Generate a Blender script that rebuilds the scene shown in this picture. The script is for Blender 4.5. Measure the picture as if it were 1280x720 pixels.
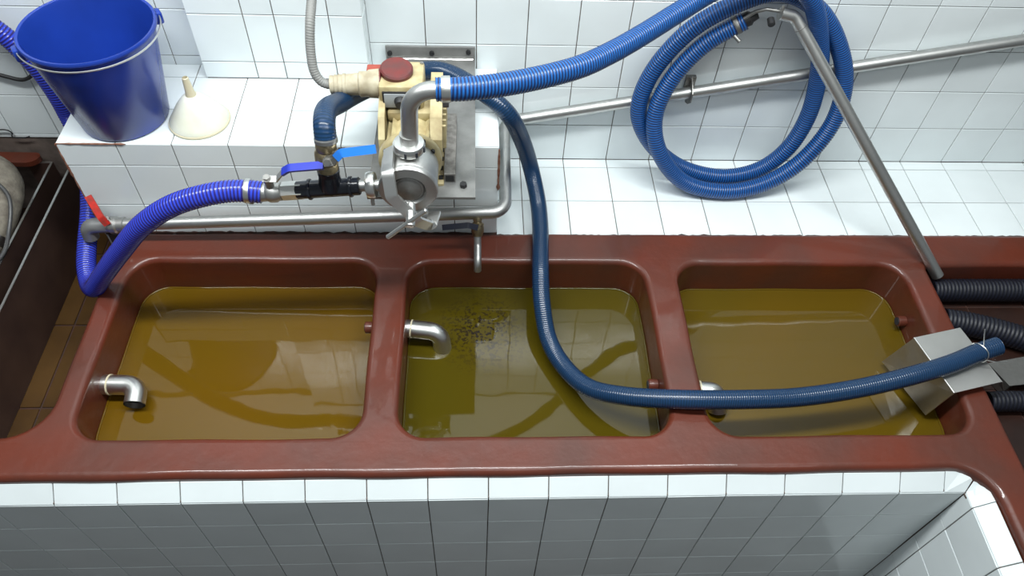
import bpy, bmesh, math, random
import numpy as np
from mathutils import Vector, Matrix
random.seed(7)
scene = bpy.context.scene
col = scene.collection
for o in list(bpy.data.objects): bpy.data.objects.remove(o)

# ------------------------------------------------------------------ camera
TH, YAW, ROLL = .8934, .0800, .0617
def cam_axes():
    c, s = math.cos, math.sin
    F = Vector((s(YAW)*c(TH), c(YAW)*c(TH), -s(TH)))
    R = Vector((c(YAW), -s(YAW), 0)); U = R.cross(F)
    return R*c(ROLL)+U*s(ROLL), -R*s(ROLL)+U*c(ROLL), F
R_, U_, F_ = cam_axes()
cd = bpy.data.cameras.new('camera'); cam = bpy.data.objects.new('camera', cd); col.objects.link(cam)
m = Matrix.Identity(4)
for i in range(3):
    m[i][0], m[i][1], m[i][2] = R_[i], U_[i], -F_[i]
m.translation = (-.1575, -1.6179, 1.7564)
cam.matrix_world = m
cd.sensor_width = 36; cd.lens = 945.64/1280*36; cd.clip_start = .02
scene.camera = cam

# ------------------------------------------------------------------ light
w = bpy.data.worlds.new('world'); scene.world = w; w.use_nodes = True
w.node_tree.nodes['Background'].inputs[0].default_value = (.86, .96, 1, 1)
w.node_tree.nodes['Background'].inputs[1].default_value = .20
def area(name, loc, sx, sy, e, colr=(.96, 1, 1)):
    l = bpy.data.lights.new(name, 'AREA'); l.shape = 'RECTANGLE'; l.size = sx; l.size_y = sy; l.energy = e; l.color = colr
    o = bpy.data.objects.new(name, l); o.location = loc; col.objects.link(o); return o
area('ceiling_lamp', (-.3, -.62, 2.42), 3.2, .22, 108)
area('ceiling_lamp', (.6, -1.7, 2.42), 2.6, .22, 13)
vs = scene.view_settings
vs.view_transform = 'Standard'; vs.look = 'None'; vs.exposure = 0; vs.gamma = 1; vs.use_curve_mapping = False

# ------------------------------------------------------------------ materials
MATS = {}
def mat(name, c, rough=.5, metal=0, ior=1.5, var=0, vscale=8, bump=0, bscale=30, c2=None, rnd=0, coat=0, rvar=0, detail=4):
    if name in MATS: return MATS[name]
    M = bpy.data.materials.new(name); M.use_nodes = True; nt = M.node_tree; N = nt.nodes; b = N['Principled BSDF']
    b.inputs['Base Color'].default_value = (*c, 1); b.inputs['Roughness'].default_value = rough
    b.inputs['Metallic'].default_value = metal; b.inputs['IOR'].default_value = ior
    if coat: b.inputs['Coat Weight'].default_value = coat; b.inputs['Coat Roughness'].default_value = .05
    tc = N.new('ShaderNodeTexCoord')
    geo = N.new('ShaderNodeNewGeometry')
    last = None
    if var or c2:
        nz = N.new('ShaderNodeTexNoise'); nz.inputs['Scale'].default_value = vscale; nz.inputs['Detail'].default_value = detail
        nt.links.new(geo.outputs['Position'], nz.inputs['Vector'])
        rp = N.new('ShaderNodeValToRGB'); rp.color_ramp.elements[0].position = .35; rp.color_ramp.elements[1].position = .68
        d = c2 or tuple(x*(1-var) for x in c)
        rp.color_ramp.elements[0].color = (*c, 1); rp.color_ramp.elements[1].color = (*d, 1)
        nt.links.new(nz.outputs['Fac'], rp.inputs['Fac']); last = rp.outputs['Color']
        if rvar:
            mr = N.new('ShaderNodeMapRange'); mr.inputs['From Min'].default_value = .3; mr.inputs['From Max'].default_value = .7
            mr.inputs['To Min'].default_value = rough; mr.inputs['To Max'].default_value = rough+rvar
            nt.links.new(nz.outputs['Fac'], mr.inputs['Value']); nt.links.new(mr.outputs[0], b.inputs['Roughness'])
    if rnd:
        oi = N.new('ShaderNodeObjectInfo'); hs = N.new('ShaderNodeHueSaturation')
        mr = N.new('ShaderNodeMapRange'); mr.inputs['To Min'].default_value = 1-rnd; mr.inputs['To Max'].default_value = 1
        nt.links.new(oi.outputs['Random'], mr.inputs['Value']); nt.links.new(mr.outputs[0], hs.inputs['Value'])
        if last: nt.links.new(last, hs.inputs['Color'])
        else: hs.inputs['Color'].default_value = (*c, 1)
        last = hs.outputs['Color']
    if last: nt.links.new(last, b.inputs['Base Color'])
    if bump:
        nb = N.new('ShaderNodeTexNoise'); nb.inputs['Scale'].default_value = bscale; nb.inputs['Detail'].default_value = 3
        nt.links.new(geo.outputs['Position'], nb.inputs['Vector'])
        bp = N.new('ShaderNodeBump'); bp.inputs['Strength'].default_value = bump; bp.inputs['Distance'].default_value = .004
        nt.links.new(nb.outputs['Fac'], bp.inputs['Height']); nt.links.new(bp.outputs[0], b.inputs['Normal'])
    MATS[name] = M; return M
def hose_mat(name, ca, cb, rough=.3, pw=.5):
    M = bpy.data.materials.new(name); M.use_nodes = True; nt = M.node_tree; N = nt.nodes; b = N['Principled BSDF']
    uv = N.new('ShaderNodeUVMap'); sp = N.new('ShaderNodeSeparateXYZ'); nt.links.new(uv.outputs[0], sp.inputs[0])
    ad = N.new('ShaderNodeMath'); ad.operation = 'ADD'; nt.links.new(sp.outputs[0], ad.inputs[0]); nt.links.new(sp.outputs[1], ad.inputs[1])
    mu = N.new('ShaderNodeMath'); mu.operation = 'MULTIPLY'; mu.inputs[1].default_value = 2*math.pi; nt.links.new(ad.outputs[0], mu.inputs[0])
    co = N.new('ShaderNodeMath'); co.operation = 'COSINE'; nt.links.new(mu.outputs[0], co.inputs[0])
    rp = N.new('ShaderNodeMapRange'); rp.inputs['From Min'].default_value = -pw; rp.inputs['From Max'].default_value = pw
    nt.links.new(co.outputs[0], rp.inputs['Value'])
    mx = N.new('ShaderNodeMix'); mx.data_type = 'RGBA'; mx.inputs['A'].default_value = (*cb, 1); mx.inputs['B'].default_value = (*ca, 1)
    nt.links.new(rp.outputs[0], mx.inputs['Factor']); nt.links.new(mx.outputs['Result'], b.inputs['Base Color'])
    b.inputs['Roughness'].default_value = rough
    return M
TILE = mat('glazed_tile', (.80, .86, .87), .16, rnd=.07, bump=.05, bscale=18, var=.06, vscale=5)
GROUT = mat('grout', (.17, .13, .11), .9, var=.5, vscale=20)
RED = mat('red_paint', (.118, .022, .0095), .36, ior=1.42, c2=(.078, .022, .013), vscale=5, bump=.34, bscale=30, coat=.4, rvar=.15, detail=6)
STEEL = mat('steel', (.56, .56, .545), .36, 1, var=.18, vscale=22, rvar=.12)
STEEL_D = mat('worn_steel', (.36, .355, .34), .42, 1, var=.35, vscale=30, rvar=.2)
STEEL_B = mat('bright_steel', (.70, .70, .68), .33, 1)
GREYPLATE = mat('plate_grey', (.30, .30, .29), .5, .55, var=.35, vscale=14, bump=.2, bscale=60)
CREAM = mat('cream_enamel', (.50, .43, .24), .45, var=0, c2=(.31, .24, .12), vscale=26, bump=.15, bscale=50)
PLUGM = mat('old_plastic', (.50, .45, .33), .55, var=0, c2=(.32, .27, .18), vscale=30)
DKRED = mat('dark_red_plastic', (.15, .022, .02), .45, c2=(.09, .03, .028), vscale=40)
BLACKP = mat('black_pvc', (.012, .014, .02), .18)
RUBBER = mat('black_rubber', (.012, .012, .013), .55)
LEVB = mat('blue_lever', (.02, .035, .36), .35)
LEVL = mat('light_blue_lever', (.02, .17, .62), .35)
LEVR = mat('red_lever', (.50, .02, .012), .4, c2=(.25, .03, .02), vscale=60)
BUCK = mat('blue_bucket_plastic', (.012, .045, .33), .26, c2=(.01, .035, .25), vscale=6)
FUN = mat('white_plastic', (.74, .75, .67), .4, c2=(.66, .66, .52), vscale=14)
SPOUT = mat('yellowed_plastic', (.60, .54, .38), .45)
CONDUIT = mat('grey_conduit', (.21, .21, .20), .5)
BRASS = mat('tarnished_brass', (.38, .31, .19), .4, .9, var=.5, vscale=50)
STEEL_REFL = mat('steel_painted_reflection', (.10, .058, .045), .34, .5, c2=(.06, .034, .03), vscale=6, rvar=.1)  # vat steel: brown of the reflected red surroundings painted into the base colour
FLOORB = mat('wet_brown_tile', (.085, .044, .014), .2, c2=(.055, .028, .010), vscale=7, bump=.15, bscale=40, rnd=.2)
FLOORR = mat('dark_red_tile', (.030, .011, .007), .4, c2=(.018, .008, .006), vscale=9, bump=.2, bscale=40, rnd=.25)
GHOSE = mat('dark_end', (.02, .022, .03), .6)
WHITE = mat('white_paint', (.8, .83, .83), .6)
H_BLUE = hose_mat('blue_ribbed_pvc', (.007, .020, .085), (.011, .110, .37), .34)
H_PURP = hose_mat('violet_ribbed_pvc', (.022, .016, .15), (.030, .060, .56), .25)
H_DARK = hose_mat('deep_blue_pvc', (.005, .024, .058), (.008, .034, .092), .25)
H_NIGHT = hose_mat('navy_pvc', (.003, .0035, .008), (.006, .007, .016), .5)

# ------------------------------------------------------------------ mesh helpers
class MB:
    def __init__(s): s.v = []; s.f = []; s.uv = None
    def add(s, v, f):
        b = len(s.v); s.v += [tuple(x) for x in v]; s.f += [tuple(i+b for i in q) for q in f]; return s
    def build(s, name, m, parent=None, smooth=40):
        me = bpy.data.meshes.new(name); me.from_pydata(s.v, [], s.f)
        if s.uv is not None:
            ul = me.uv_layers.new(name='UVMap')
            ul.data.foreach_set('uv', np.array(s.uv, dtype=np.float32).ravel())
        me.materials.append(m)
        bm = bmesh.new(); bm.from_mesh(me); bmesh.ops.recalc_face_normals(bm, faces=bm.faces); bm.to_mesh(me); bm.free()
        if smooth:
            me.shade_smooth(); me.set_sharp_from_angle(angle=math.radians(smooth))
        o = bpy.data.objects.new(name, me); col.objects.link(o)
        if parent: o.parent = parent
        return o
    # ---- shapes
    def box(s, x0, x1, y0, y1, z0, z1, b=0, M=None):
        bm = bmesh.new(); bmesh.ops.create_cube(bm, size=1)
        for v in bm.verts: v.co = Vector(((x0+x1)/2+v.co.x*(x1-x0), (y0+y1)/2+v.co.y*(y1-y0), (z0+z1)/2+v.co.z*(z1-z0)))
        if b: bmesh.ops.bevel(bm, geom=bm.edges[:], offset=b, segments=2, affect='EDGES', profile=.5)
        if M: bm.transform(M)
        bm.verts.index_update()
        s.add([v.co[:] for v in bm.verts], [[v.index for v in f.verts] for f in bm.faces]); bm.free(); return s
    def lathe(s, prof, o=(0, 0, 0), ax=(0, 0, 1), n=32, closed=False):
        # prof: [(r, h)] along axis ax from origin o
        ax = Vector(ax).normalized(); o = Vector(o); e1 = ax.orthogonal().normalized(); e2 = ax.cross(e1)
        V = []; F = []; k = len(prof)
        for r, h in prof:
            for i in range(n):
                a = 2*math.pi*i/n; V.append(o+ax*h+e1*(r*math.cos(a))+e2*(r*math.sin(a)))
        for j in range(k-1 if not closed else k):
            for i in range(n):
                a, b = j*n+i, j*n+(i+1) % n; c, d = ((j+1) % k)*n+(i+1) % n, ((j+1) % k)*n+i
                F.append((a, b, c, d))
        if not closed:
            F.append(tuple(range(n))[::-1]); F.append(tuple((k-1)*n+i for i in range(n)))
        return s.add(V, F)
    def cyl(s, a, b, r, r2=None, n=24, bev=.0):
        a = Vector(a); b = Vector(b); L = (b-a).length; r2 = r if r2 is None else r2
        p = [(r-bev, 0), (r, bev), (r2, L-bev), (r2-bev, L)] if bev else [(r, 0), (r2, L)]
        return s.lathe(p, a, b-a, n)
    def tube(s, path, r, n=16, cap=True, rfun=None, uvs=False, pitch=.01):
        P = [Vector(p) for p in path]; T = []
        for i in range(len(P)): T.append((P[min(i+1, len(P)-1)]-P[max(i-1, 0)]).normalized())
        e = T[0].orthogonal().normalized(); V = []; F = []; S = 0; ss = []
        for i in range(len(P)):
            e = (e-T[i]*e.dot(T[i])).normalized(); g = T[i].cross(e)
            if i: S += (P[i]-P[i-1]).length
            ss.append(S)
            for k in range(n):
                a = 2*math.pi*k/n; rr = rfun(S, a) if rfun else r
                V.append(P[i]+e*(rr*math.cos(a))+g*(rr*math.sin(a)))
        uv = []
        for i in range(len(P)-1):
            for k in range(n):
                F.append((i*n+k, i*n+(k+1) % n, (i+1)*n+(k+1) % n, (i+1)*n+k))
                if uvs: uv += [(ss[i]/pitch, k/n), (ss[i]/pitch, (k+1)/n), (ss[i+1]/pitch, (k+1)/n), (ss[i+1]/pitch, k/n)]
        if cap:
            F.append(tuple(range(n))[::-1]); F.append(tuple((len(P)-1)*n+k for k in range(n)))
            if uvs: uv += [(0, 0)]*(2*n)
        if uvs: s.uv = uv
        return s.add(V, F)
    def bar(s, path, wd, t, up=(0, 0, 1)):
        P = [Vector(p) for p in path]; up = Vector(up); V = []; F = []
        for i in range(len(P)):
            T = (P[min(i+1, len(P)-1)]-P[max(i-1, 0)]).normalized()
            sd = T.cross(up).normalized(); u2 = sd.cross(T).normalized()
            for a, b in ((-1, -1), (1, -1), (1, 1), (-1, 1)): V.append(P[i]+sd*(a*wd/2)+u2*(b*t/2))
        for i in range(len(P)-1):
            for k in range(4): F.append((i*4+k, i*4+(k+1) % 4, i*4+4+(k+1) % 4, i*4+4+k))
        F.append((3, 2, 1, 0)); q = (len(P)-1)*4; F.append((q, q+1, q+2, q+3))
        return s.add(V, F)
    def prism(s, poly, d):
        # poly: list of 3-D points (planar); d: extrusion vector
        d = Vector(d); n = len(poly); V = [Vector(p) for p in poly]; V += [p+d for p in V]
        F = [tuple(range(n))[::-1], tuple(range(n, 2*n))]+[(i, (i+1) % n, n+(i+1) % n, n+i) for i in range(n)]
        return s.add(V, F)

def smooth_path(pts, step=.004):
    P = [Vector(p) for p in pts]; P = [P[0]*2-P[1]]+P+[P[-1]*2-P[-2]]; out = []
    for i in range(1, len(P)-2):
        p0, p1, p2, p3 = P[i-1:i+3]
        # centripetal Catmull-Rom
        t0 = 0; t1 = t0+max((p1-p0).length, 1e-5)**.5; t2 = t1+max((p2-p1).length, 1e-5)**.5; t3 = t2+max((p3-p2).length, 1e-5)**.5
        n = max(4, int((p2-p1).length/.004))
        for k in range(n):
            t = t1+(t2-t1)*k/n
            A1 = p0*((t1-t)/(t1-t0))+p1*((t-t0)/(t1-t0)); A2 = p1*((t2-t)/(t2-t1))+p2*((t-t1)/(t2-t1)); A3 = p2*((t3-t)/(t3-t2))+p3*((t-t2)/(t3-t2))
            B1 = A1*((t2-t)/(t2-t0))+A2*((t-t0)/(t2-t0)); B2 = A2*((t3-t)/(t3-t1))+A3*((t-t1)/(t3-t1))
            out.append(B1*((t2-t)/(t2-t1))+B2*((t-t1)/(t2-t1)))
    out.append(P[-2])
    for _ in range(6):  # relax kinks
        out = [out[0]]+[(out[i-1]+out[i]*2+out[i+1])/4 for i in range(1, len(out)-1)]+[out[-1]]
    # resample
    res = [out[0]]; acc = 0
    for a, b in zip(out, out[1:]):
        L = (b-a).length
        while acc+L >= step:
            t = (step-acc)/L; a = a+(b-a)*t; L = (b-a).length; acc = 0; res.append(a.copy())
            if L < 1e-9: break
        acc += L
    res.append(out[-1]); return res
def bend(pts, rad, n=8):
    # polyline with rounded corners
    P = [Vector(p) for p in pts]; out = [P[0]]
    for i in range(1, len(P)-1):
        a = (P[i-1]-P[i]).normalized(); b = (P[i+1]-P[i]).normalized(); ang = a.angle(b); d = rad/math.tan(ang/2)
        d = min(d, (P[i-1]-P[i]).length*.95, (P[i+1]-P[i]).length*.95); p, q = P[i]+a*d, P[i]+b*d
        for k in range(n+1):
            t = k/n; c = P[i]; w_ = math.sin(ang/2)
            # rational quadratic = circular arc
            den = (1-t)**2+2*w_*t*(1-t)+t*t
            out.append((p*(1-t)**2+c*(2*w_*t*(1-t))+q*t*t)/den)
    out.append(P[-1]); return out
def hose(name, pts, r, m, pitch, amp, parent=None, n=18, per=5):
    path = smooth_path(pts, pitch/per)
    return MB().tube(path, r, n, rfun=lambda S, a: r*(1+amp*math.cos(2*math.pi*S/pitch+a)), uvs=True, pitch=pitch).build(name, m, parent, smooth=60)

def empty(name, loc=(0, 0, 0)):
    o = bpy.data.objects.new(name, None); o.empty_display_size = .05; col.objects.link(o); o.location = loc; return o
def tag(o, label=None, cat=None, group=None, kind=None):
    if label: o['label'] = label
    if cat: o['category'] = cat
    if group: o['group'] = group
    if kind: o['kind'] = kind
    return o
def thing(name, label, cat, loc=(0, 0, 0), group=None): return tag(empty(name, loc), label, cat, group)
def under(parent, *objs):
    # parent world-space meshes below an Empty that stands at the thing's base
    for o in objs: o.parent = parent; o.matrix_parent_inverse = Matrix.Translation(-Vector(parent.location))

# ------------------------------------------------------------------ tiles
TM = {}
def tile_mesh(wd, ht, th=.006, m=TILE, b=.0009):
    k = (round(wd, 3), round(ht, 3), th, m.name)
    if k in TM: return TM[k]
    x, y = wd/2, ht/2; V = []
    for (px, py, z) in ((x, y, -th), (x, y, -b), (x-b, y-b, 0)):
        V += [(-px, -py, z), (px, -py, z), (px, py, z), (-px, py, z)]
    F = [(8, 9, 10, 11)]
    for j in (0, 4):
        for i in range(4): F.append((j+i, j+(i+1) % 4, j+4+(i+1) % 4, j+4+i))
    me = bpy.data.meshes.new('tile'); me.from_pydata(V, [], F); me.materials.append(m)
    TM[k] = me; return me
def tiles(parent, o, u, v, us, vs_, gap=.0027, m=TILE, name='tile', wob=.0025, th=.006, skip=None):
    o = Vector(o); u = Vector(u).normalized(); v = Vector(v).normalized(); n = u.cross(v)
    for i in range(len(us)-1):
        for j in range(len(vs_)-1):
            if skip and skip(i, j): continue
            wd = us[i+1]-us[i]-gap; ht = vs_[j+1]-vs_[j]-gap
            if wd < .004 or ht < .004: continue
            ob = bpy.data.objects.new(name, tile_mesh(wd, ht, th, m)); col.objects.link(ob)
            c = o+u*((us[i]+us[i+1])/2)+v*((vs_[j]+vs_[j+1])/2)+n*random.uniform(0, .0005)
            M = Matrix.Identity(4)
            for k in range(3): M[k][0], M[k][1], M[k][2] = u[k], v[k], n[k]
            M = M @ Matrix.Rotation(random.gauss(0, wob), 4, 'X') @ Matrix.Rotation(random.gauss(0, wob), 4, 'Y')
            M.translation = c; ob.parent = parent; ob.matrix_local = M
def fr(a, step, b):
    out = []; x = a
    while x < b-1e-6: out.append(x); x += step
    out.append(b); return out
def struct(name, mb, m, label=None, cat=None, smooth=0):
    o = mb.build(name, m, None, smooth); o['kind'] = 'structure'
    if label: o['label'] = label
    if cat: o['category'] = cat
    return o
G = .006  # grout recess below tile face is .004
YW = .363
# ---- back wall
wb = struct('wall_back', MB().box(-2.6, 2.6, YW+.0035, YW+.15, -.9, 2.5), GROUT, 'white glazed tile wall behind the pump and hose coil', 'wall')
tiles(wb, (0, YW, 0), (1, 0, 0), (0, 0, 1), [-.467]+fr(-.30, .15, 1.95), [0, .148]+[.148+.15*k for k in range(1, 9)], skip=lambda i, j: i < 2 and j < 2)
tiles(wb, (0, YW, 0), (1, 0, 0), (0, 0, 1), [-1.955, -1.805, -1.655, -1.508, -1.358, -1.205, -1.053, -.95], [.075, .09]+[.09+.1523*k for k in range(1, 9)])
struct('wall_upper', MB().box(-2.6, 2.6, YW-.001, YW+.003, 1.36, 2.5), WHITE, 'plain white wall above the tiles', 'wall')
# ---- pier
wp = struct('wall_pier', MB().box(-.945, -.469, .2985, YW+.003, .362, 1.36, .0015), GROUT, 'white tiled pier standing out of the wall behind the grey conduit', 'pier')
PX = [-.948, -.795, -.711, -.561, -.466]
tiles(wp, (0, .295, 0), (1, 0, 0), (0, 0, 1), PX, [.367, .423]+[.423+.152*k for k in range(1, 7)])
tiles(wp, (-.466, 0, 0), (0, 1, 0), (0, 0, 1), [.297, YW], [.367, .423]+[.423+.152*k for k in range(1, 7)])
tiles(wp, (-.948, 0, 0), (0, -1, 0), (0, 0, 1), [-YW, -.297], [.367, .423]+[.423+.152*k for k in range(1, 7)])
# ---- plinth
pl = struct('wall_plinth', MB().box(-1.282, -.0905, .0035, YW+.003, -.3, .3605), GROUT, 'low white tiled plinth that carries the bucket and pump', 'plinth')
PU = [-1.286, -1.129, -.980, -.829, -.678, -.523, -.37, -.217, -.087]
tiles(pl, (0, 0, .364), (1, 0, 0), (0, 1, 0), PU, [0, .15, .30, YW])
tiles(pl, (0, 0, 0), (1, 0, 0), (0, 0, 1), PU, [0.0, .131, .285, .363])
tiles(pl, (-.087, 0, 0), (0, 1, 0), (0, 0, 1), [0, .15, .30, YW], [0, .131, .285, .363])
tiles(pl, (-1.286, 0, 0), (0, -1, 0), (0, 0, 1), [-YW, -.30, -.15, 0], [-.28, -.13, 0, .131, .285, .363])
GRIME = mat('dark_grime', (.030, .016, .012), .8, c2=(.06, .02, .012), vscale=40)
RUST = mat('rust_edge', (.16, .055, .03), .8, c2=(.30, .16, .11), vscale=60)
def ragged(parent, a, b, r, name, m, amp=.7, step=.012):
    a, b = Vector(a), Vector(b); n = int((b-a).length/step); pts = [a.lerp(b, k/n) for k in range(n+1)]
    rs = [r*(1+amp*(random.random()-.5)*(2.4 if random.random() < .15 else 1)) for _ in pts]
    o = MB().tube(pts, r, 6, rfun=lambda S, ang: rs[min(len(rs)-1, int(S/step+.5))]).build(name, m); o.parent = parent
ragged(pl, (-1.28, -.002, .013), (-.087, -.002, .012), .0065, 'grime_line', GRIME)
ragged(pl, (-1.286, -.0005, .363), (-1.10, -.0005, .363), .0022, 'chipped_edge', RUST)
ragged(pl, (-1.286, 0, .36), (-1.286, 0, .02), .0024, 'chipped_edge', RUST)
ragged(pl, (-.087, -.0005, .20), (-.087, -.0005, .355), .0028, 'chipped_edge', RUST, 1.2)
# ---- deck (ledge behind the tub)
dk = struct('floor_ledge', MB().box(-.0905, 2.6, .003, YW+.003, -.4, -.0035), GROUT, 'white tiled ledge between the tub and the wall', 'ledge')
tiles(dk, (0, 0, 0), (1, 0, 0), (0, 1, 0), [-.087]+fr(0, .15, 2.1), [0, .159, .321, YW])
ragged(dk, (-.087, -.002, .004), (2.1, -.002, .004), .0045, 'grime_line', GRIME)
# ---- front wall with chamfered edge, and the wing wall on the right
YF = -.851
FX = [-1.172+.15*k for k in range(-5, 16)]; FX = [x for x in FX if x < 1.05]+[1.102]
FZ = [-.85, -.782, -.632, -.482, -.332, -.182, -.040]
wf = struct('wall_front', MB().box(-2.6, 1.101, YF+.0035, YF+.037, -.86, -.036), GROUT, 'white tiled wall below the front edge of the tub', 'wall')
tiles(wf, (0, YF, 0), (1, 0, 0), (0, 0, 1), FX, FZ)
wr = struct('wall_right', MB().box(1.1055, 1.144, -2.2, YF+.01, -.86, -.036), GROUT, 'white tiled side wall running out from the corner of the tub', 'wall')
WY = [.851, .893]+[.893+.15*k for k in range(1, 8)]
tiles(wr, (1.102, 0, 0), (0, -1, 0), (0, 0, 1), WY, FZ)
t1 = struct('trim_1', MB().prism([(-2.6, YF+.004, -.044), (-2.6, -.811, -.004), (-2.6, -.80, -.06), (-2.6, YF+.004, -.06)], (3.68, 0, 0)), GROUT, 'sloping white tile edging along the front of the tub', 'edging')
q = math.sqrt(.5); cw = .040*math.sqrt(2)
tiles(t1, (0, YF, -.0395), (1, 0, 0), (0, q, q), FX[:-1]+[1.045], [0, cw], wob=.004)
t2 = struct('trim_2', MB().prism([(1.106, -2.2, -.044), (1.145, -2.2, -.004), (1.152, -2.2, -.06), (1.106, -2.2, -.06)], (0, 1.30, 0)), GROUT, 'sloping white tile edging along the side wall by the tub corner', 'edging')
tiles(t2, (1.102, 0, -.0395), (0, -1, 0), (q, 0, q), WY[1:], [0, cw], wob=.004)
def poly_tile(parent, pts):
    P = [Vector(p) for p in pts]; c = sum(P, Vector())/len(P); P = [c+(p-c)*.975 for p in P]
    n = (P[1]-P[0]).cross(P[2]-P[0]).normalized()
    if n.z < 0: n = -n
    o = MB().prism(P, -n*.006).build('tile', TILE, None, 0); o.parent = parent
poly_tile(t1, [(1.045, YF, -.039), (1.101, YF, -.039), (1.118, -.825, .0), (1.085, -.812, .0), (1.045, -.811, .0)])
poly_tile(t2, [(1.102, YF, -.039), (1.102, -.893, -.039), (1.142, -.893, .0), (1.138, -.850, .0), (1.120, -.827, .0)])
struct('trim_3', MB().prism([(1.04, YF+.004, -.05), (1.1, YF+.004, -.05), (1.106, -.9, -.05), (1.15, -.9, -.05), (1.15, -.80, -.05), (1.04, -.80, -.05)], (0, 0, .006)), GROUT, 'dark grout bed under the corner edging tiles', 'grout')
# ---- floors
fl = struct('floor', MB().box(-2.6, 2.6, -2.4, .5, -.95, -.86), FLOORR, 'dark red floor of the working pit', 'floor')
flr = struct('floor_right', MB().box(1.2, 2.6, -2.2, -.02, -.40, -.094), GRIME, 'dark red tiled floor beyond the end of the tub', 'floor')
tiles(flr, (0, 0, -.09), (1, 0, 0), (0, 1, 0), [1.25, 1.40, 1.585, 1.885, 2.185], [-1.42, -1.12, -.82, -.52, -.215, -.06], m=FLOORR, gap=.006, name='floor_tile')
fll = struct('floor_left', MB().box(-2.6, -1.2, -.75, YW+.003, -.40, -.254), GRIME, 'wet brown tiled floor beside the steel vat', 'floor')
tiles(fll, (0, 0, -.25), (1, 0, 0), (0, 1, 0), [-1.99, -1.69, -1.43, -1.24], [-.71, -.46, -.16, .14, .36], m=FLOORB, gap=.006, name='floor_tile')
struct('ceiling', MB().box(-2.6, 2.6, -2.4, .5, 2.5, 2.55), WHITE, 'plain white ceiling', 'ceiling')

# ------------------------------------------------------------------ tub
def round_poly(P, radii, n=8):
    out = []; k = len(P)
    for i in range(k):
        a, b, c = Vector(P[i-1]), Vector(P[i]), Vector(P[(i+1) % k]); r = radii[i]
        if r <= 0: out.append(b); continue
        u = (a-b).normalized(); v = (c-b).normalized(); ang = u.angle(v); d = r/math.tan(ang/2); p, q2 = b+u*d, b+v*d; w_ = math.sin(ang/2)
        for j in range(n+1):
            t = j/n; den = (1-t)**2+2*w_*t*(1-t)+t*t; out.append((p*(1-t)**2+b*(2*w_*t*(1-t))+q2*t*t)/den)
    return out
BAS = [(-1.166, -.447, -.704, -.120), (-.354, .357, -.706, -.124), (.456, 1.162, -.712, -.130)]
ZT = .022; BV = .017
tub = thing('soaking_tub', 'long red painted concrete tub with three liquid filled basins', 'tub', (0, -.4, -.3))
outer = round_poly([(-2.4, -.811), (1.148, -.811), (1.156, -2.1), (1.252, -2.1), (1.243, -.135), (2.4, -.135), (2.4, -.004), (-1.232, -.004), (-1.232, -.694), (-2.4, -.694)],
                   [0, .10, 0, 0, .02, 0, 0, .02, .10, 0])
cu = bpy.data.curves.new('tub', 'CURVE'); cu.dimensions = '2D'; cu.fill_mode = 'BOTH'
def spline(pts):
    sp = cu.splines.new('POLY'); sp.points.add(len(pts)-1); sp.use_cyclic_u = True
    for p, c in zip(sp.points, pts): p.co = (c[0], c[1], 0, 1)
# subdivide the long edges so that the edges can wander like hand-trowelled cement
def subdiv(pts, L=.05, amp=.0011):
    out = []
    for i in range(len(pts)):
        a, b = Vector(pts[i]), Vector(pts[(i+1) % len(pts)]); n = max(1, int((b-a).length/L))
        for k in range(n):
            p = a.lerp(b, k/n); s = amp*(math.sin(p.x*19+1.3*math.sin(p.y*11))+math.sin(p.y*23+p.x*7))
            out.append(p+Vector((s*.7, s)))
    return out
spline(subdiv(outer))
for x0, x1, y0, y1 in BAS:
    spline(subdiv(round_poly([(x0, y0), (x1, y0), (x1, y1), (x0, y1)], [.075]*4)))
cu.extrude = .17; cu.bevel_depth = BV; cu.bevel_resolution = 4; cu.offset = -BV
co = bpy.data.objects.new('tmp', cu); col.objects.link(co)
dg = bpy.context.evaluated_depsgraph_get()
me = bpy.data.meshes.new_from_object(co.evaluated_get(dg)); bpy.data.objects.remove(co)
me.transform(Matrix.Translation((0, 0, ZT-.17-BV))); me.materials.clear(); me.materials.append(RED)
bm = bmesh.new(); bm.from_mesh(me); bmesh.ops.remove_doubles(bm, verts=bm.verts, dist=.0004)
for x0, x1, y0, y1 in BAS:   # basin floors
    vs4 = [bm.verts.new((x, y, ZT-.36)) for x, y in ((x0-.03, y0-.03), (x1+.03, y0-.03), (x1+.03, y1+.03), (x0-.03, y1+.03))]; bm.faces.new(vs4)
bmesh.ops.recalc_face_normals(bm, faces=bm.faces); bm.to_mesh(me); bm.free()
me.shade_smooth(); me.set_sharp_from_angle(angle=math.radians(40))
to = bpy.data.objects.new('basin_shell', me); col.objects.link(to); under(tub, to)
wn = to.modifiers.new('wn', 'WEIGHTED_NORMAL'); wn.keep_sharp = True; wn.weight = 100
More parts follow.
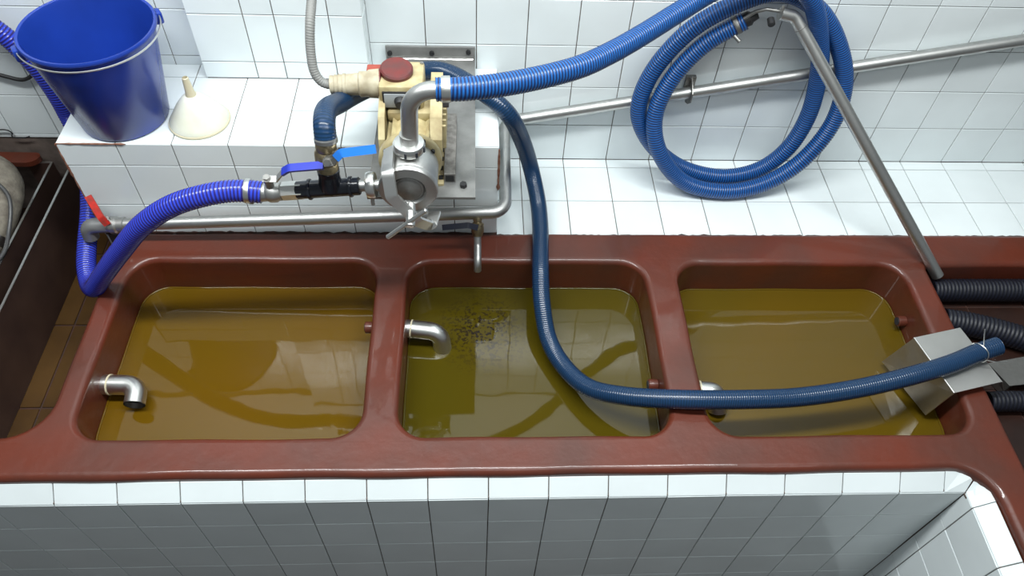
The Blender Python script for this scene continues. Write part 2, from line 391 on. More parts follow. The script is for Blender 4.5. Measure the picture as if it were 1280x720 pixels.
# liquid
def liquid_mat(name, c, c2, scum=False):
    M = bpy.data.materials.new(name); M.use_nodes = True; nt = M.node_tree; N = nt.nodes; b = N['Principled BSDF']
    geo = N.new('ShaderNodeNewGeometry'); nz = N.new('ShaderNodeTexNoise'); nz.inputs['Scale'].default_value = 2.2; nz.inputs['Detail'].default_value = 1
    nt.links.new(geo.outputs['Position'], nz.inputs['Vector'])
    rp = N.new('ShaderNodeValToRGB'); rp.color_ramp.elements[0].position = .3; rp.color_ramp.elements[1].position = .7
    rp.color_ramp.elements[0].color = (*c, 1); rp.color_ramp.elements[1].color = (*c2, 1); nt.links.new(nz.outputs['Fac'], rp.inputs['Fac'])
    last = rp.outputs['Color']
    if scum:   # patch of dark floating scum
        vm = N.new('ShaderNodeVectorMath'); vm.operation = 'DISTANCE'; vm.inputs[1].default_value = (-.13, -.29, -.106); nt.links.new(geo.outputs['Position'], vm.inputs[0])
        m1 = N.new('ShaderNodeMapRange'); m1.inputs['From Min'].default_value = .03; m1.inputs['From Max'].default_value = .17; m1.inputs['To Min'].default_value = 1; m1.inputs['To Max'].default_value = 0
        nt.links.new(vm.outputs['Value'], m1.inputs['Value'])
        n2 = N.new('ShaderNodeTexNoise'); n2.inputs['Scale'].default_value = 110; n2.inputs['Detail'].default_value = 6; nt.links.new(geo.outputs['Position'], n2.inputs['Vector'])
        m2 = N.new('ShaderNodeMapRange'); m2.inputs['From Min'].default_value = .5; m2.inputs['From Max'].default_value = .6; nt.links.new(n2.outputs['Fac'], m2.inputs['Value'])
        mm = N.new('ShaderNodeMath'); mm.operation = 'MULTIPLY'; nt.links.new(m1.outputs[0], mm.inputs[0]); nt.links.new(m2.outputs[0], mm.inputs[1])
        mx = N.new('ShaderNodeMix'); mx.data_type = 'RGBA'; mx.inputs['B'].default_value = (.014, .009, .006, 1); nt.links.new(last, mx.inputs['A']); nt.links.new(mm.outputs[0], mx.inputs['Factor'])
        last = mx.outputs['Result']
    nt.links.new(last, b.inputs['Base Color']); b.inputs['Roughness'].default_value = .03; b.inputs['IOR'].default_value = 1.45
    nb = N.new('ShaderNodeTexNoise'); nb.inputs['Scale'].default_value = 9; nb.inputs['Detail'].default_value = 1; nt.links.new(geo.outputs['Position'], nb.inputs['Vector'])
    bp = N.new('ShaderNodeBump'); bp.inputs['Strength'].default_value = .06; bp.inputs['Distance'].default_value = .01; nt.links.new(nb.outputs['Fac'], bp.inputs['Height']); nt.links.new(bp.outputs[0], b.inputs['Normal'])
    return M
LIQ = [liquid_mat('liquid_gold', (.118, .060, .003), (.098, .057, .003)), liquid_mat('liquid_olive', (.066, .046, .003), (.058, .045, .003), True), liquid_mat('liquid_amber', (.102, .058, .004), (.078, .052, .004))]
LL = ['golden olive liquid in the basin with the bucket reflected in it', 'olive liquid with dark scum in the middle basin under the tap', 'amber olive liquid in the basin beside the steel saddle plate']
ZW = -.106
for (x0, x1, y0, y1), lm, lb in zip(BAS, LIQ, LL):
    pts = round_poly([(x0-.008, y0-.008), (x1+.008, y0-.008), (x1+.008, y1+.008), (x0-.008, y1+.008)], [.08]*4)
    o = MB().prism([(p[0], p[1], ZW-.24) for p in pts], (0, 0, .24)).build('basin_liquid', lm, None, 0)
    tag(o, lb, 'liquid')
    ins = round_poly([(x0+.003, y0+.003), (x1-.003, y0+.003), (x1-.003, y1-.003), (x0+.003, y1-.003)], [.075]*4)
    ring = [(p[0], p[1], ZW+.0002) for p in subdiv(ins)]; ring.append(ring[0])
    MB().tube(ring, .0032, 8, cap=False).build('meniscus', lm, o, 60)

# ------------------------------------------------------------------ bucket
bk = thing('bucket', 'blue plastic bucket with wire handle standing on the white plinth', 'bucket', (-1.13, .118, .366))
o = MB().lathe([(.0, .004), (.108, .004), (.112, 0), (.116, .004), (.159, .268), (.166, .27), (.168, .276), (.165, .281), (.159, .279), (.156, .27), (.113, .02), (.0, .018)], n=64).build('pail', BUCK, bk, 50)
la = math.atan2(.159, .267)
for k, a in enumerate((la, la+math.pi)):
    d = Vector((math.cos(a), math.sin(a), 0)); t = Vector((-d.y, d.x, 0))
    M = Matrix.Identity(4)
    for i in range(3): M[i][0], M[i][1], M[i][2] = d[i], t[i], (0, 0, 1)[i]
    MB().box(.158, .180, -.016, .016, .240, .272, .005, M).build('handle_lug', BUCK, bk)
wire = []
for k in range(41):
    f = k/40; a = la+math.pi+math.pi*f
    z = .266-.004*math.sin(math.pi*f); wire.append((.172*math.cos(a), .172*math.sin(a), z))
MB().tube(wire, .0024, 8).build('wire_handle', STEEL_B, bk)
# ------------------------------------------------------------------ funnel
fn = thing('funnel', 'white plastic funnel turned upside down beside the blue bucket', 'funnel', (-.923, .098, .366))
MB().lathe([(.072, 0), (.079, 0), (.081, .003), (.080, .010), (.072, .022), (.05, .055), (.03, .078), (.016, .088), (.013, .088), (.03, .07), (.07, .015)], n=48, closed=True).build('cone', FUN, fn, 50)
MB().lathe([(.0155, .084), (.012, .10), (.0085, .142), (.0065, .144), (.0065, .138), (.009, .085)], n=24, closed=True).build('spout', SPOUT, fn)
MB().lathe([(.078, 0), (.0825, 0), (.0835, .003), (.0825, .006), (.078, .006)], n=48, closed=True).build('rim', SPOUT, fn)

# ------------------------------------------------------------------ pump mounting plate
pp = thing('mounting_plate', 'grey steel plate bolted to the wall and lying across the plinth', 'plate', (-.287, .08, .366))
b = MB(); b.prism([(-.42, .357, .404), (-.42, -.272, .436), (-.42, -.272, .428), (-.42, .357, .396)], (.266, 0, 0)); b.box(-.42, -.154, .350, .358, .398, .444)
under(pp, b.build('plate', GREYPLATE, None, 30))
for x, z in ((-.408, .424), (-.283, .426), (-.174, .431)):
    under(pp, MB().cyl((x, .352, z), (x, .342, z), .0075, n=6).build('bolt', RUBBER))
under(pp, MB().cyl((-.184, -.232, .430), (-.184, -.232, .445), .009, n=6).build('bolt', RUBBER))
SCALE = mat('scaly_steel', (.16, .15, .14), .75, .4, c2=(.30, .29, .27), vscale=55, bump=.6, bscale=120)
b = MB(); b.prism([(-.232, -.215, .4335), (-.232, .04, .4205), (-.232, .04, .446), (-.232, -.215, .459)], (.028, 0, 0))
under(pp, b.build('rail', SCALE, None, 0))
under(pp, MB().box(-.2285, -.2075, -.2165, -.2145, .437, .455).build('rail_bore', RUBBER, None, 0))
for y, zz in ((.02, .421), (.27, .408)): under(pp, MB().box(-.40, -.175, y-.018, y+.018, .3655, zz-.007, .002).build('bearer', GREYPLATE, None, 0))
bl = [(-.41+.01*k, .346, .406+random.uniform(-.001, .001)) for k in range(26)]
under(pp, MB().tube(bl, .0032, 6).build('weld_bead', STEEL_B))

# ------------------------------------------------------------------ pump
AX, AZ = -.325, .455
pu = thing('pump', 'cream electric pump with round stainless steel head on the grey plate', 'pump', (AX, -.05, .374))
def pk(mb, name, m, sm=40): o = mb.build(name, m, None, sm); under(pu, o); return o
pk(MB().lathe([(.05, 0), (.058, .006), (.060, .012), (.060, .23), (.055, .25)], (AX, .105, AZ), (0, -1, 0), 40), 'motor_body', CREAM)
for k in range(18):
    a = math.radians(-55+k*290/17-35)
    if 60 < math.degrees(a) % 360 < 120: continue
    d = Vector((math.cos(a), 0, math.sin(a))); M = Matrix.Identity(4); t = Vector((0, 1, 0)).cross(d)
    for i in range(3): M[i][0], M[i][1], M[i][2] = d[i], (0, 1, 0)[i], t[i]
    M.translation = (AX, 0, AZ)
    pk(MB().box(.056, .076, -.118, .06, -.0018, .0018, 0, M), 'cooling_fin', CREAM, 0)
pk(MB().lathe([(.05, 0), (.072, .006), (.076, .014), (.076, .05)], (AX, .118, AZ), (0, -1, 0), 40), 'fan_cover', CREAM)
fl_ = pk(MB().lathe([(.068, 0), (.084, .004), (.089, .012), (.089, .030), (.084, .036), (.066, .040)], (AX, -.118, AZ), (0, -1, 0), 48), 'motor_flange', CREAM)
for a in (35, 62, 118, 145, 215, 325):
    d = Vector((math.cos(math.radians(a)), 0, math.sin(math.radians(a))))
    c = Vector((AX, -.154, AZ))+d*.079
    o = MB().cyl(c, c+Vector((0, -.008, 0)), .0065, n=6).build('flange_bolt', RUBBER); under(pu, o)
for s in (-1, 1):
    b = MB(); b.box(AX+s*.066-.026, AX+s*.066+.026, -.165, .02, .3745, .386, .003); b.box(AX+s*.052-.008, AX+s*.052+.008, -.13, .0, .386, .42, .002)
    pk(b, 'foot', CREAM)
    for y in (-.14, -.10, -.06, -.02): pk(MB().box(AX+s*.083-.006, AX+s*.083+.006, y-.008, y+.008, .386, .3885), 'foot_slot', RUBBER, 0)
# saddle that carries the terminal box, two upright ribs either side
b = MB(); b.box(-.392, -.262, -.03, .12, .50, .53, .006); pk(b, 'box_saddle', CREAM)
for x0, x1 in ((-.414, -.396), (-.270, -.236)):
    pk(MB().prism([(x0, -.112, .44), (x0, -.104, .495), (x0, -.06, .540), (x0, .03, .570), (x0, .10, .575), (x0, .10, .44)], (x1-x0, 0, 0)), 'side_rib', CREAM, 0)
for y in (-.07, -.045, -.02, .005, .03, .055): pk(MB().box(-.238, -.226, y-.004, y+.004, .44, .52, .001), 'cooling_fin', CREAM, 0)
BX, BY = -.012, .05
tb = pk(MB().box(-.400+BX, -.276+BX, -.062+BY, .062+BY, .528, .604, .008), 'terminal_box', CREAM)
pk(MB().box(-.390+BX, -.286+BX, -.067+BY, -.061+BY, .535, .590, .002), 'panel_frame', RUBBER)
pk(MB().box(-.385+BX, -.291+BX, -.0695+BY, -.066+BY, .540, .585, .001), 'front_panel', mat('panel_grey', (.30, .32, .33), .4))
pk(MB().cyl((-.340+BX, -.068+BY, .562), (-.340+BX, -.088+BY, .562), .018, .014, 20, .002), 'switch_knob', RUBBER)
pk(MB().lathe([(.0, 0), (.044, .0), (.046, .004), (.046, .016), (.042, .020), (.0, .021)], (-.352+BX, .005+BY, .603), (.05, -.12, 1), 40), 'socket_cap', DKRED)
pk(MB().box(-.438+BX, -.392+BX, .012+BY, .042+BY, .588, .606, .004), 'cap_hinge', mat('faded_red', (.32, .06, .04), .5))
pk(MB().lathe([(.036, 0), (.043, .002), (.043, .008), (.036, .01)], (-.394+BX, -.005+BY, .572), (-1, 0, 0), 32), 'socket_ring', DKRED)
for x, y in ((-.284, .05), (-.284, -.05)): pk(MB().cyl((x+BX, y+BY, .603), (x+BX, y+BY, .607), .005, n=10), 'lid_screw', STEEL_D)
# stainless head
pk(MB().lathe([(.060, 0), (.076, .0), (.079, .006), (.079, .088), (.076, .094), (.060, .096)], (AX, -.155, AZ), (0, -1, 0), 56), 'pump_head', STEEL)
pk(MB().lathe([(.042, 0), (.077, .0), (.081, .003), (.081, .012), (.077, .018), (.050, .020), (.046, .012), (.042, .008)], (AX, -.248, AZ), (0, -1, 0), 56, True), 'cover_ring', STEEL)
pk(MB().lathe([(.0, 0), (.046, .0), (.043, .010), (.030, .016), (.0, .018)], (AX, -.250, AZ), (0, -1, 0), 48), 'cover_dome', STEEL_D)
pk(MB().lathe([(.034, 0), (.040, .0), (.040, .006), (.034, .006)], (AX, -.256, AZ), (0, -1, 0), 48, True), 'cover_rib', STEEL)
pk(MB().bar(bend([(-.374, -.185, .535), (-.372, -.278, .530), (-.366, -.302, .468), (-.300, -.314, .385), (-.268, -.298, .350), (-.258, -.240, .346)], .02, 6), .034, .008, up=(-.25, -1, .35)), 'clamp_strap', mat('strap_steel', (.80, .80, .78), .42, 1), 30)
pk(MB().cyl((-.318, -.285, .425), (-.318, -.350, .402), .0125, n=20, bev=.002), 'clamp_screw', STEEL_B)
pk(MB().cyl((-.385, -.343, .352), (-.272, -.343, .460), .0064, n=16, bev=.002), 'clamp_handle', STEEL_B)
pk(MB().lathe([(.026, 0), (.040, .002), (.043, .008), (.043, .022), (.040, .028), (.030, .030)], (-.32, -.20, .541), (.03, 0, 1), 36), 'outlet_union', STEEL_B)
for k in range(4):
    a = math.radians(-100+k*40); c = Vector((-.319+.042*math.cos(a), -.20+.042*math.sin(a), .556))
    pk(MB().box(-.003, .003, -.003, .003, -.008, .008, 0, Matrix.Translation(c) @ Matrix.Rotation(a, 4, 'Z')), 'union_notch', GHOSE, 0)
pk(MB().lathe([(.022, 0), (.024, .03), (.024, .034)], (-.32, -.2, .562), (.05, 0, 1), 30), 'outlet_neck', STEEL)
pk(MB().tube(bend([(-.318, -.20, .53), (-.308, -.20, .735), (-.200, -.20, .737)], .066, 12), .0225, 24), 'outlet_pipe', STEEL)
pk(MB().cyl((-.390, -.22, .432), (-.475, -.22, .429), .0165), 'inlet_stub', STEEL)

pu.scale = (.87,)*3; pu.location = (-.3125, -.130, .431)

# ------------------------------------------------------------------ plug and conduit
pc = thing('power_cable', 'grey flexible conduit with beige plug at the side of the pump', 'cable', (-.46, -.01, .5))
o = MB().lathe([(.033, 0), (.036, .004), (.034, .03), (.031, .034), (.031, .052), (.027, .056), (.025, .085), (.0265, .086), (.0265, .093), (.024, .094), (.0255, .103), (.023, .104), (.0245, .113), (.022, .114), (.023, .124), (.018, .126)], (-.397, -.006, .573), (-1, -.06, .0), 36).build('plug', PLUGM); under(pc, o)
o = hose('conduit', [(-.515, -.014, .572), (-.540, -.012, .578), (-.556, -.004, .600), (-.561, .02, .650), (-.557, .05, .704), (-.554, .1, .738), (-.551, .15, .79), (-.551, .18, .9), (-.551, .2, 1.3)], .0115, CONDUIT, .006, .05, n=14, per=4); under(pc, o)

pc.location = Vector(pc.location)+Vector((.012, -.042, .032))

# ------------------------------------------------------------------ inlet manifold
mf = thing('inlet_manifold', 'black pipe tee with two blue levered steel valves feeding the pump', 'pipe fitting', (-.53, -.22, .40))
def mk(mb, name, m, parent=None, sm=40):
    o = mb.build(name, m, None, sm)
    if parent: o.parent = parent
    else: under(mf, o)
    return o
def mx_(x): return (x, -.22, .428+(x+.44)*.10)
dm = Vector((-1, 0, -.10)).normalized()
mk(MB().lathe([(.02, 0), (.033, .001), (.035, .005), (.035, .019), (.033, .023), (.02, .024)], mx_(-.411), dm, 36), 'clamp_ring', STEEL_B)
mk(MB().cyl((-.423, -.232, .395), (-.423, -.236, .375), .005, n=12), 'clamp_bolt', STEEL)
tee = mk(MB().cyl(mx_(-.452), mx_(-.618), .0235, n=32, bev=.003), 'tee_body', BLACKP)
for x in (-.476, -.582): mk(MB().lathe([(.02, 0), (.027, .001), (.028, .004), (.027, .008), (.02, .009)], mx_(x+.004), dm, 32), 'tee_collar', BLACKP)
mk(MB().lathe([(.030, 0), (.030, .01), (.026, .045), (.028, .046), (.028, .058), (.024, .06)], (-.527, -.22, .425), (.02, .02, 1), 32), 'tee_branch', BLACKP)
mk(MB().cyl(mx_(-.60), mx_(-.655), .0245, n=6, bev=.002), 'hex_nut', STEEL_B)
v1 = mk(MB().lathe([(.018, 0), (.024, .004), (.024, .012), (.028, .018), (.028, .034), (.023, .042), (.024, .048), (.024, .06), (.018, .064)], mx_(-.652), dm, 28), 'ball_valve', STEEL)
mk(MB().cyl((-.680, -.224, .425), (-.680, -.232, .462), .011, n=18), 'valve_stem', STEEL_D, v1)
mk(MB().cyl((-.680, -.231, .458), (-.680, -.234, .470), .009, n=6), 'stem_nut', STEEL_D, v1)
mk(MB().bar([(-.690, -.230, .458), (-.655, -.234, .462), (-.628, -.242, .500), (-.610, -.246, .508)], .018, .004, (0, -.35, 1)), 'lever_shank', STEEL, v1, 0)
mk(MB().bar(bend([(-.634, -.241, .492), (-.614, -.246, .510), (-.528, -.248, .522)], .02, 4), .021, .0075, (0, -.35, 1)), 'blue_lever', LEVB, v1, 30)
mk(MB().lathe([(.0, 0), (.021, 0), (.021, .03), (.0, .03)], mx_(-.712), dm, 24), 'hose_tail', STEEL_D)
v2 = mk(MB().lathe([(.020, 0), (.026, .003), (.026, .022), (.023, .026), (.030, .034), (.030, .058), (.024, .066), (.026, .07), (.026, .09), (.022, .095)], (-.526, -.219, .478), (.06, .08, 1), 28), 'ball_valve', BRASS)
mk(MB().lathe([(.024, 0), (.0285, .001), (.0285, .01), (.024, .011)], (-.519, -.212, .565), (.0, .3, 1), 28), 'hose_clamp', STEEL_D, v2)
mk(MB().cyl((-.515, -.235, .53), (-.513, -.262, .545), .012, n=18), 'valve_stem', STEEL_D, v2)
mk(MB().cyl((-.513, -.258, .543), (-.513, -.268, .548), .009, n=6), 'stem_nut', STEEL_D, v2)
mk(MB().box(-.492, -.474, -.235, -.215, .54, .552, .002), 'clamp_screw', RUBBER, v2)
mk(MB().bar([(-.522, -.262, .543), (-.502, -.262, .546), (-.486, -.262, .570), (-.478, -.262, .574)], .02, .004, (0, -.8, .6)), 'lever_shank', STEEL_D, v2, 0)
mk(MB().bar(bend([(-.490, -.264, .560), (-.476, -.264, .576), (-.392, -.264, .590)], .012, 4), .021, .0075, (0, -.8, .6)), 'light_blue_lever', LEVL, v2, 30)

mf.scale = (.93,)*3; mf.location = (-.503, -.280, .455)

# ------------------------------------------------------------------ hoses
def clamp(parent, c, d, r, wdt=.012, m=STEEL_B):
    d = Vector(d).normalized(); c = Vector(c)-d*wdt/2
    o = MB().lathe([(r-.003, 0), (r+.0015, 0), (r+.002, .001), (r+.002, wdt-.001), (r+.0015, wdt), (r-.003, wdt)], c, d, 32, True).build('hose_clamp', m)
    under(parent, o); return o
hs = thing('suction_hose', 'violet blue ribbed hose drooping over the tub corner from the black tee', 'hose', (-1.25, -.2, 0))
o = hose('hose_wall', [(-.668, -.28, .457), (-.70, -.28, .461), (-.735, -.281, .462), (-.775, -.285, .459), (-.878, -.29, .426), (-.977, -.29, .356), (-1.083, -.275, .233), (-1.190, -.247, .095), (-1.245, -.225, .020), (-1.285, -.180, -.015), (-1.312, -.120, -.012), (-1.326, -.05, .005), (-1.334, .06, .05), (-1.350, .16, .10), (-1.385, .26, .16), (-1.409, .30, .21), (-1.409, .30, .275), (-1.419, .30, .361), (-1.447, .30, .45), (-1.476, .30, .506), (-1.62, .30, .66), (-1.8, .30, .8)], .0268, H_PURP, .0086, .035); under(hs, o)
clamp(hs, (-.700, -.28, .461), (1, 0, -.08), .0278)
b = MB().box(-.706, -.694, -.286, -.274, .421, .434, .002); under(hs, b.build('clamp_screw', STEEL_D))
hd = thing('discharge_hose', 'bright blue ribbed hose from the pump outlet, hung in two loops on the wall', 'hose', (.63, .18, .002))
o = hose('hose_wall', [(-.240, -.26, .747), (-.179, -.255, .746), (-.073, -.22, .737), (.077, -.144, .725), (.16, -.074, .716), (.249, .009, .712), (.365, .115, .717), (.463, .195, .727), (.547, .230, .745), (.653, .250, .742), (.760, .265, .672), (.845, .282, .528), (.885, .285, .405), (.897, .270, .270), (.865, .252, .150), (.800, .252, .062), (.685, .247, .030), (.531, .258, .062), (.406, .258, .173), (.356, .275, .274), (.372, .292, .393), (.458, .300, .541), (.575, .305, .628), (.691, .310, .664), (.816, .310, .613), (.924, .300, .491), (.977, .280, .370), (.974, .250, .255), (.900, .205, .135), (.794, .188, .050), (.672, .178, .028), (.536, .190, .055), (.430, .205, .173), (.400, .240, .281), (.432, .272, .394), (.512, .292, .506), (.612, .300, .580)], .0258, H_BLUE, .0078, .035); under(hd, o)
clamp(hd, (-.218, -.259, .747), (1, .05, 0), .0268, .020)
b = MB().box(-.226, -.212, -.270, -.256, .706, .719, .002); under(hd, b.build('clamp_screw', STEEL_D))
clamp(hd, (.592, .2995, .567), (.85, .05, .55), .026, .012, STEEL_D)
b = MB().cyl((.586, .280, .546), (.602, .263, .536), .006, n=10); under(hd, b.build('clamp_screw', STEEL_D))
b = MB().lathe([(.0, 0), (.017, 0), (.021, .004), (.021, .022), (.015, .028), (.012, .045), (.0, .046)], (.606, .300, .578), (.85, .0, .5), 20); under(hd, b.build('end_coupling', RUBBER))
hl = thing('transfer_hose', 'long dark blue hose looping from behind the pump across the basins', 'hose', (.05, -.1, .03))
LONG = [(-.494, -.268, .606), (-.496, -.25, .634), (-.500, -.19, .630), (-.486, -.09, .579), (-.445, .04, .521), (-.362, .16, .478), (-.256, .235, .445), (-.145, .170, .430), (-.066, .125, .388), (-.016, .150, .27), (.020, .151, .15), (.042, .071, .085), (.046, -.03, .062), (.042, -.11, .055), (.039, -.19, .040), (.042, -.27, .0), (.060, -.364, -.050), (.098, -.449, -.058), (.156, -.533, -.035), (.243, -.588, .010), (.38, -.625, .053), (.549, -.627, .053), (.706, -.615, .043), (.881, -.594, .055), (1.034, -.565, .075), (1.14, -.535, .082), (1.212, -.508, .088), (1.272, -.492, .098)]
o = hose('hose_wall', LONG, .0255, H_DARK, .0062, .014, per=4); under(hl, o)
o = MB().cyl((1.2705, -.4923, .0978), (1.2735, -.4915, .0983), .0215).build('open_end', mat('hose_bore', (.10, .11, .13), .5)); under(hl, o)
# ------------------------------------------------------------------ lance
ln = thing('steel_lance', 'steel tube with bent hook leaning from the hose coil to the tub end', 'tube', (1.29, -.12, -.03))
o = MB().tube(bend([(.690, .262, .628), (.735, .262, .618), (1.031, .036, .283), (1.284, -.160, -.004)], .03, 8), .0176, 20).build('tube', STEEL); under(ln, o)
o = MB().tube(bend([(.700, .270, .628), (.655, .278, .630), (.628, .284, .618), (.603, .286, .594)], .02, 5), .0055, 10).build('hook_rod', STEEL_D); under(ln, o)
o = MB().cyl((.668, .262, .612), (.668, .240, .604), .010, n=14, bev=.002).build('knob', RUBBER); under(ln, o)
o = MB().cyl((.690, .258, .640), (.692, .258, .655), .005, n=10).build('pin', STEEL_B); under(ln, o)
d = (Vector((1.031, .036, .283))-Vector((.735, .262, .618))).normalized(); c = Vector((.735, .262, .618))+d*.035
o = MB().lathe([(.0172, 0), (.0184, .001), (.0184, .003), (.0172, .004)], c, d, 24, True).build('weld_ring', STEEL_D); under(ln, o)

# ------------------------------------------------------------------ water pipe
wp_ = thing('water_pipe', 'stainless pipe along the plinth that bends back and climbs the wall', 'pipe', (-.6, -.04, .06))
def wk(mb, name, m, sm=40, parent=None):
    o = mb.build(name, m, None, sm)
    if parent: o.parent = parent
    else: under(wp_, o)
    return o
wk(MB().tube(bend([(-1.215, -.042, .090), (-.78, -.042, .112), (-.064, -.042, .150), (-.060, .334, .185), (.02, .334, .200), (1.494, .334, .511), (2.2, .334, .655)], .045, 10), .0185, 24), 'pipe_run', STEEL)
wk(MB().tube(bend([(-1.235, -.042, .088), (-1.296, -.042, .086), (-1.300, -.046, .040)], .026, 8), .0225, 22), 'elbow', mat('cast_grey', (.28, .28, .28), .45, .6))
vb = wk(MB().lathe([(.017, 0), (.022, .002), (.022, .016), (.026, .02), (.026, .036), (.022, .040), (.023, .06), (.018, .063)], (-1.245, -.042, .088), (1, 0, .05), 26), 'ball_valve', STEEL)
wk(MB().cyl((-1.225, -.044, .105), (-1.225, -.052, .128), .009, n=14), 'valve_stem', STEEL_D, 40, vb)
wk(MB().bar(bend([(-1.222, -.062, .112), (-1.232, -.058, .138), (-1.262, -.02, .186)], .008, 3), .019, .007, (.3, -.8, .5)), 'red_lever', LEVR, 30, vb)
tp = wk(MB().lathe([(.012, 0), (.014, .012), (.012, .02), (.019, .026), (.019, .05), (.016, .055), (.015, .062)], (-.147, -.048, .142), (0, -.55, -.83), 22), 'tap_body', BRASS)
wk(MB().tube(bend([(-.147, -.079, .095), (-.147, -.100, .066), (-.147, -.152, .050), (-.147, -.158, .020)], .028, 8), .0115, 18), 'tap_spout', STEEL, 40, tp)
wk(MB().cyl((-.147, -.075, .125), (-.147, -.092, .137), .008, n=12), 'tap_stem', BRASS, 40, tp)
wk(MB().bar(bend([(-.147, -.092, .136), (-.175, -.094, .148), (-.25, -.094, .138)], .015, 4), .017, .007, (0, -.7, .7)), 'tap_lever', mat('navy_lever', (.008, .010, .024), .4), 30, tp)
br = wk(MB().box(.505, .537, .350, .3625, .270, .352, .001), 'wall_bracket', STEEL_D, 0)
wk(MB().bar([(.521, .356, .268), (.521, .330, .280), (.521, .310, .298), (.521, .310, .318), (.521, .330, .332), (.521, .356, .344)], .024, .003, (1, 0, 0)), 'bracket_strap', STEEL_D, 0, br)
# (strap profile lies across the pipe)
for z in (.276, .346): wk(MB().cyl((.521, .350, z), (.521, .344, z), .005, n=8), 'bracket_screw', STEEL_B, 40, br)

# ------------------------------------------------------------------ basin pipe elbows and stubs
def elbow(label, pts, r, rad, group=None):
    p = bend(pts, rad, 10); e = thing('overflow_elbow', label, 'pipe elbow', pts[0], group)
    P = p; 
    o = MB(); o.tube(P, r, 26, cap=False); o.tube(P, r*.86, 26, cap=False); under(e, o.build('elbow', STEEL_B, None, 60))
    d = (Vector(p[1])-Vector(p[0])).normalized()
    o = MB().lathe([(r*.9, 0), (r*1.06, 0), (r*1.06, .004), (r*.9, .004)], Vector(p[0])+d*.02, d, 26, True).build('seam_ring', SPOUT); under(e, o)
    d = (Vector(p[-1])-Vector(p[-2])).normalized()
    o = MB().cyl(Vector(p[-1])-d*.016, Vector(p[-1])-d*.014, r*.87).build('dark_bore', GHOSE); under(e, o)
elbow('steel overflow elbow with open mouth in the golden liquid basin', [(-1.172, -.497, -.062), (-1.076, -.500, -.062), (-1.073, -.556, -.070)], .0275, .034)
elbow('steel overflow elbow dipping into the middle basin', [(-.362, -.318, -.052), (-.258, -.330, -.055), (-.250, -.352, -.115)], .0265, .038)
elbow('steel overflow elbow under the long hose in the amber liquid basin', [(.448, -.535, -.050), (.524, -.540, -.052), (.528, -.575, -.100)], .0265, .030)
def stub(label, a, b):
    e = thing('pipe_stub', label, 'pipe stub', a)
    under(e, MB().cyl(a, b, .017, n=20, bev=.002).build('stub', RED)); d = (Vector(b)-Vector(a)).normalized()
    under(e, MB().cyl(Vector(b)-d*.001, Vector(b)+d*.0015, .012, n=18).build('bore', GHOSE))
stub('short red painted pipe stub in the basin wall facing the bucket side', (-.446, -.335, -.025), (-.470, -.335, -.025))
stub('short red painted pipe stub under the long hose in the middle basin', (.358, -.515, -.055), (.330, -.515, -.055))
stub('short red painted pipe stub behind the steel saddle plate', (1.163, -.285, -.070), (1.138, -.285, -.070))

# ------------------------------------------------------------------ saddle plate on the right rim, wire tie
sd = thing('saddle_plate', 'bent stainless sheet straddling the tub rim under the hose end', 'plate', (1.18, -.5, .03))
u = Vector((.148, .034, 0)); v = Vector((.043, -.180, 0)); a0 = Vector((1.080, -.432, .050))
def sheet(mb, p, q_, r_, s_, t): mb.prism([p, q_, r_, s_], t)
b = MB(); sheet(b, a0, a0+u, a0+u+v, a0+v, Vector((0, 0, .003))); under(sd, b.build('top_sheet', mat('brushed_sheet', (.62, .62, .60), .5, 1, var=.1, vscale=12), None, 0))
dn = Vector((-.030, .010, -.135)); b = MB(); sheet(b, a0, a0+v, a0+v+dn+Vector((.02, 0, 0)), a0+dn, Vector((.003, 0, 0))); under(sd, b.build('inner_flange', STEEL, None, 0))
dn = Vector((.030, .0, -.045)); b = MB(); p = a0+u; sheet(b, p, p+v, p+v+dn, p+dn, Vector((.003, 0, 0))); under(sd, b.build('outer_flange', STEEL, None, 0))
b = MB().tube([a0+Vector((0, 0, .002)), a0+v+Vector((0, 0, .002))], .0025, 8); under(sd, b.build('folded_edge', STEEL_B))
wt = thing('wire_tie', 'thin twisted wire tying the hose end to the saddle plate', 'wire', (1.21, -.51, .06))
hd_ = (Vector((1.272, -.492, .098))-Vector((1.14, -.535, .082))).normalized(); c = Vector((1.219, -.506, .0888)); e1 = hd_.cross(Vector((0, 0, 1))).normalized(); e2 = e1.cross(hd_)
ring = [c+e1*(.0272*math.cos(t))+e2*(.0272*math.sin(t))+hd_*(.003*math.sin(t*2)) for t in [2*math.pi*k/32 for k in range(33)]]
under(wt, MB().tube(ring, .0016, 6).build('loop', STEEL_B))
under(wt, MB().tube(smooth_path([c+e2*.027, c+e2*.04+Vector((.004, .02, 0)), c+e2*.052+Vector((.002, .035, .01))]), .0014, 6).build('wire_end', STEEL_B))
under(wt, MB().tube(smooth_path([c+e1*.027, c+e1*.045+Vector((.02, .01, .0)), c+e1*.045+Vector((.05, .012, .0))]), .0014, 6).build('wire_end', STEEL_B))
b = MB(); b.prism([(1.335, -.458, -.045), (1.46, -.435, -.045), (1.46, -.525, -.045), (1.365, -.535, -.045)], (0, 0, .004)); b.prism([(1.335, -.458, -.045), (1.365, -.535, -.045), (1.365, -.535, -.089), (1.335, -.458, -.089)], (.004, 0, 0)); b.prism([(1.46, -.435, -.045), (1.46, -.525, -.045), (1.46, -.525, -.089), (1.46, -.435, -.089)], (-.004, 0, 0))
tag(b.build('steel_cover', STEEL_D, None, 0), 'dull folded steel cover standing on the dark red floor', 'cover')

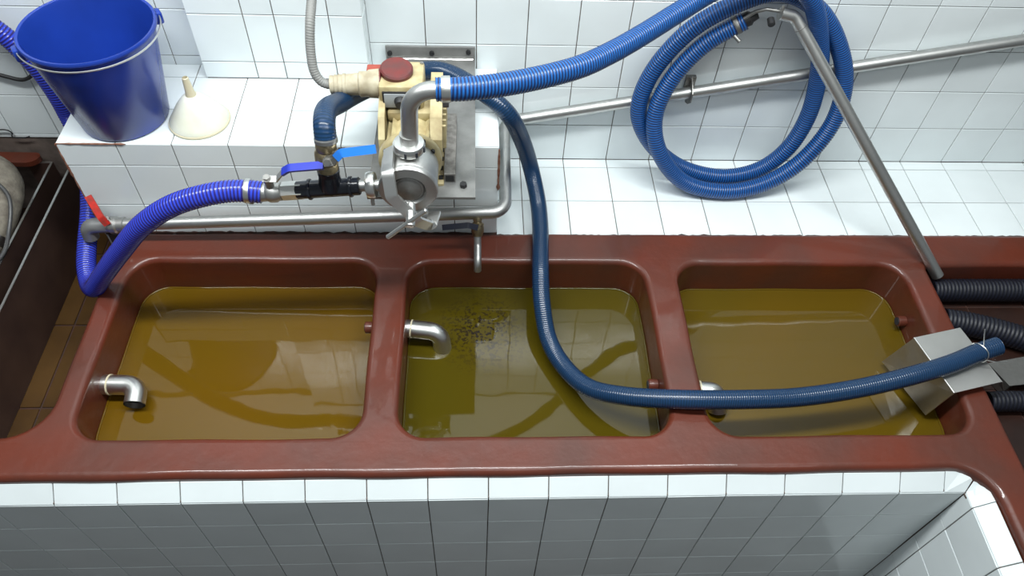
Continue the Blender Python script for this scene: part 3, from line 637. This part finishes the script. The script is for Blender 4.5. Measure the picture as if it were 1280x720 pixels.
# ------------------------------------------------------------------ dark hoses beyond the tub end
def floor_hose(label, pts, r=.045):
    e = thing('floor_hose', label, 'hose', (pts[0][0], pts[0][1], pts[0][2]-r)); under(e, hose('hose_wall', pts, r, H_NIGHT, .012, .03))
floor_hose('dark navy hose lying against the red kerb below the white ledge', [(1.275, -.178, -.053), (1.5, -.178, -.053), (1.8, -.178, -.053), (2.3, -.178, -.053)], .036)
floor_hose('dark navy hose running across the dark red floor behind the saddle plate', [(1.27, -.295, -.052), (1.36, -.315, -.052), (1.47, -.355, -.052), (1.7, -.47, -.052), (2.1, -.72, -.052)], .037)
floor_hose('dark navy hose lying on the dark red floor in front of the steel cover', [(1.29, -.575, -.060), (1.40, -.575, -.060), (1.6, -.60, -.060), (2.0, -.68, -.060)], .029)

# ------------------------------------------------------------------ steel vat on the left
vt = thing('steel_vat', 'double walled steel vat with bright edges beside the tub', 'vat', (-1.75, -.3, -.25))
def vk(mb, name, m): o = mb.build(name, m, None, 0); under(vt, o); return o
vk(MB().box(-1.496, -1.490, -1.0+.31, .335, -.249, -.002), 'outer_wall', STEEL_REFL)
vk(MB().box(-1.4965, -1.4895, -.69, .335, -.002, .001), 'bright_edge', STEEL_B)
vk(MB().box(-1.562, -1.556, -.69, .330, -.249, -.002), 'inner_wall', STEEL_REFL)
vk(MB().box(-1.5625, -1.5555, -.69, .330, -.002, .001), 'bright_edge', STEEL_B)
vk(MB().box(-1.64, -1.562, .324, .330, -.249, -.002), 'end_wall', STEEL_REFL)
vk(MB().box(-1.64, -1.562, .3235, .3305, -.002, .001), 'bright_edge', STEEL_B)
vk(MB().box(-2.2, -1.562, -.69, .324, -.249, -.22), 'vat_floor', STEEL_REFL)
kb_ = MB(); kp = round_poly([(-2.2, .300), (-1.60, .300), (-1.58, .350), (-2.2, .356)], [0, .04, .02, 0]); kb_.prism([(p[0], p[1], .004) for p in kp], (0, 0, .018))
tag(kb_.build('kerb', RED, None, 0), 'red painted kerb against the wall behind the steel vat', 'kerb')
gm = thing('insulated_pipe', 'fat grey lagged pipe with steel collars inside the steel vat', 'pipe', (-1.75, .1, -.1))
LAG = mat('lagging', (.24, .215, .17), .8, c2=(.14, .12, .095), vscale=40, bump=.5, bscale=90)
gp = smooth_path([(-2.1, .235, .055), (-1.80, .235, .055), (-1.69, .225, .052), (-1.64, .175, .04), (-1.635, .09, .01), (-1.67, -.02, -.04), (-1.76, -.12, -.09)], .012)
under(gm, MB().tube(gp, .058, 22).build('lagging', LAG))
for i in (len(gp)//3+3, len(gp)*2//3+6):
    dd = (gp[i+1]-gp[i]).normalized(); under(gm, MB().lathe([(.057, 0), (.0605, 0), (.0605, .03), (.057, .03)], gp[i], dd, 26, True).build('collar', STEEL_B))
def cable(label, pts, r, m=RUBBER): tag(MB().tube(smooth_path(pts, .008), r, 10).build('cable', m), label, 'cable')
cable('black cable drooping in a loop on the tiled wall beside the bucket', [(-1.75, .350, .42), (-1.62, .350, .345), (-1.566, .350, .322), (-1.520, .350, .310), (-1.485, .350, .328), (-1.462, .350, .372), (-1.455, .350, .44)], .0058)
cable('grey cable trailing down over the lagged pipe and vat edge', [(-1.84, .28, .135), (-1.73, .225, .128), (-1.65, .15, .115), (-1.575, .09, .075), (-1.560, -.02, .020), (-1.556, -.08, .008), (-1.575, -.14, .003), (-1.62, -.21, -.04), (-1.70, -.3, -.12)], .006, mat('dark_grey_cable', (.06, .06, .06), .35))
cable('thin dark wire curling along the wall foot above the kerb', [(-1.75, .352, .10), (-1.66, .352, .115), (-1.645, .352, .100), (-1.66, .352, .088), (-1.62, .352, .082), (-1.60, .352, .088)], .0022)
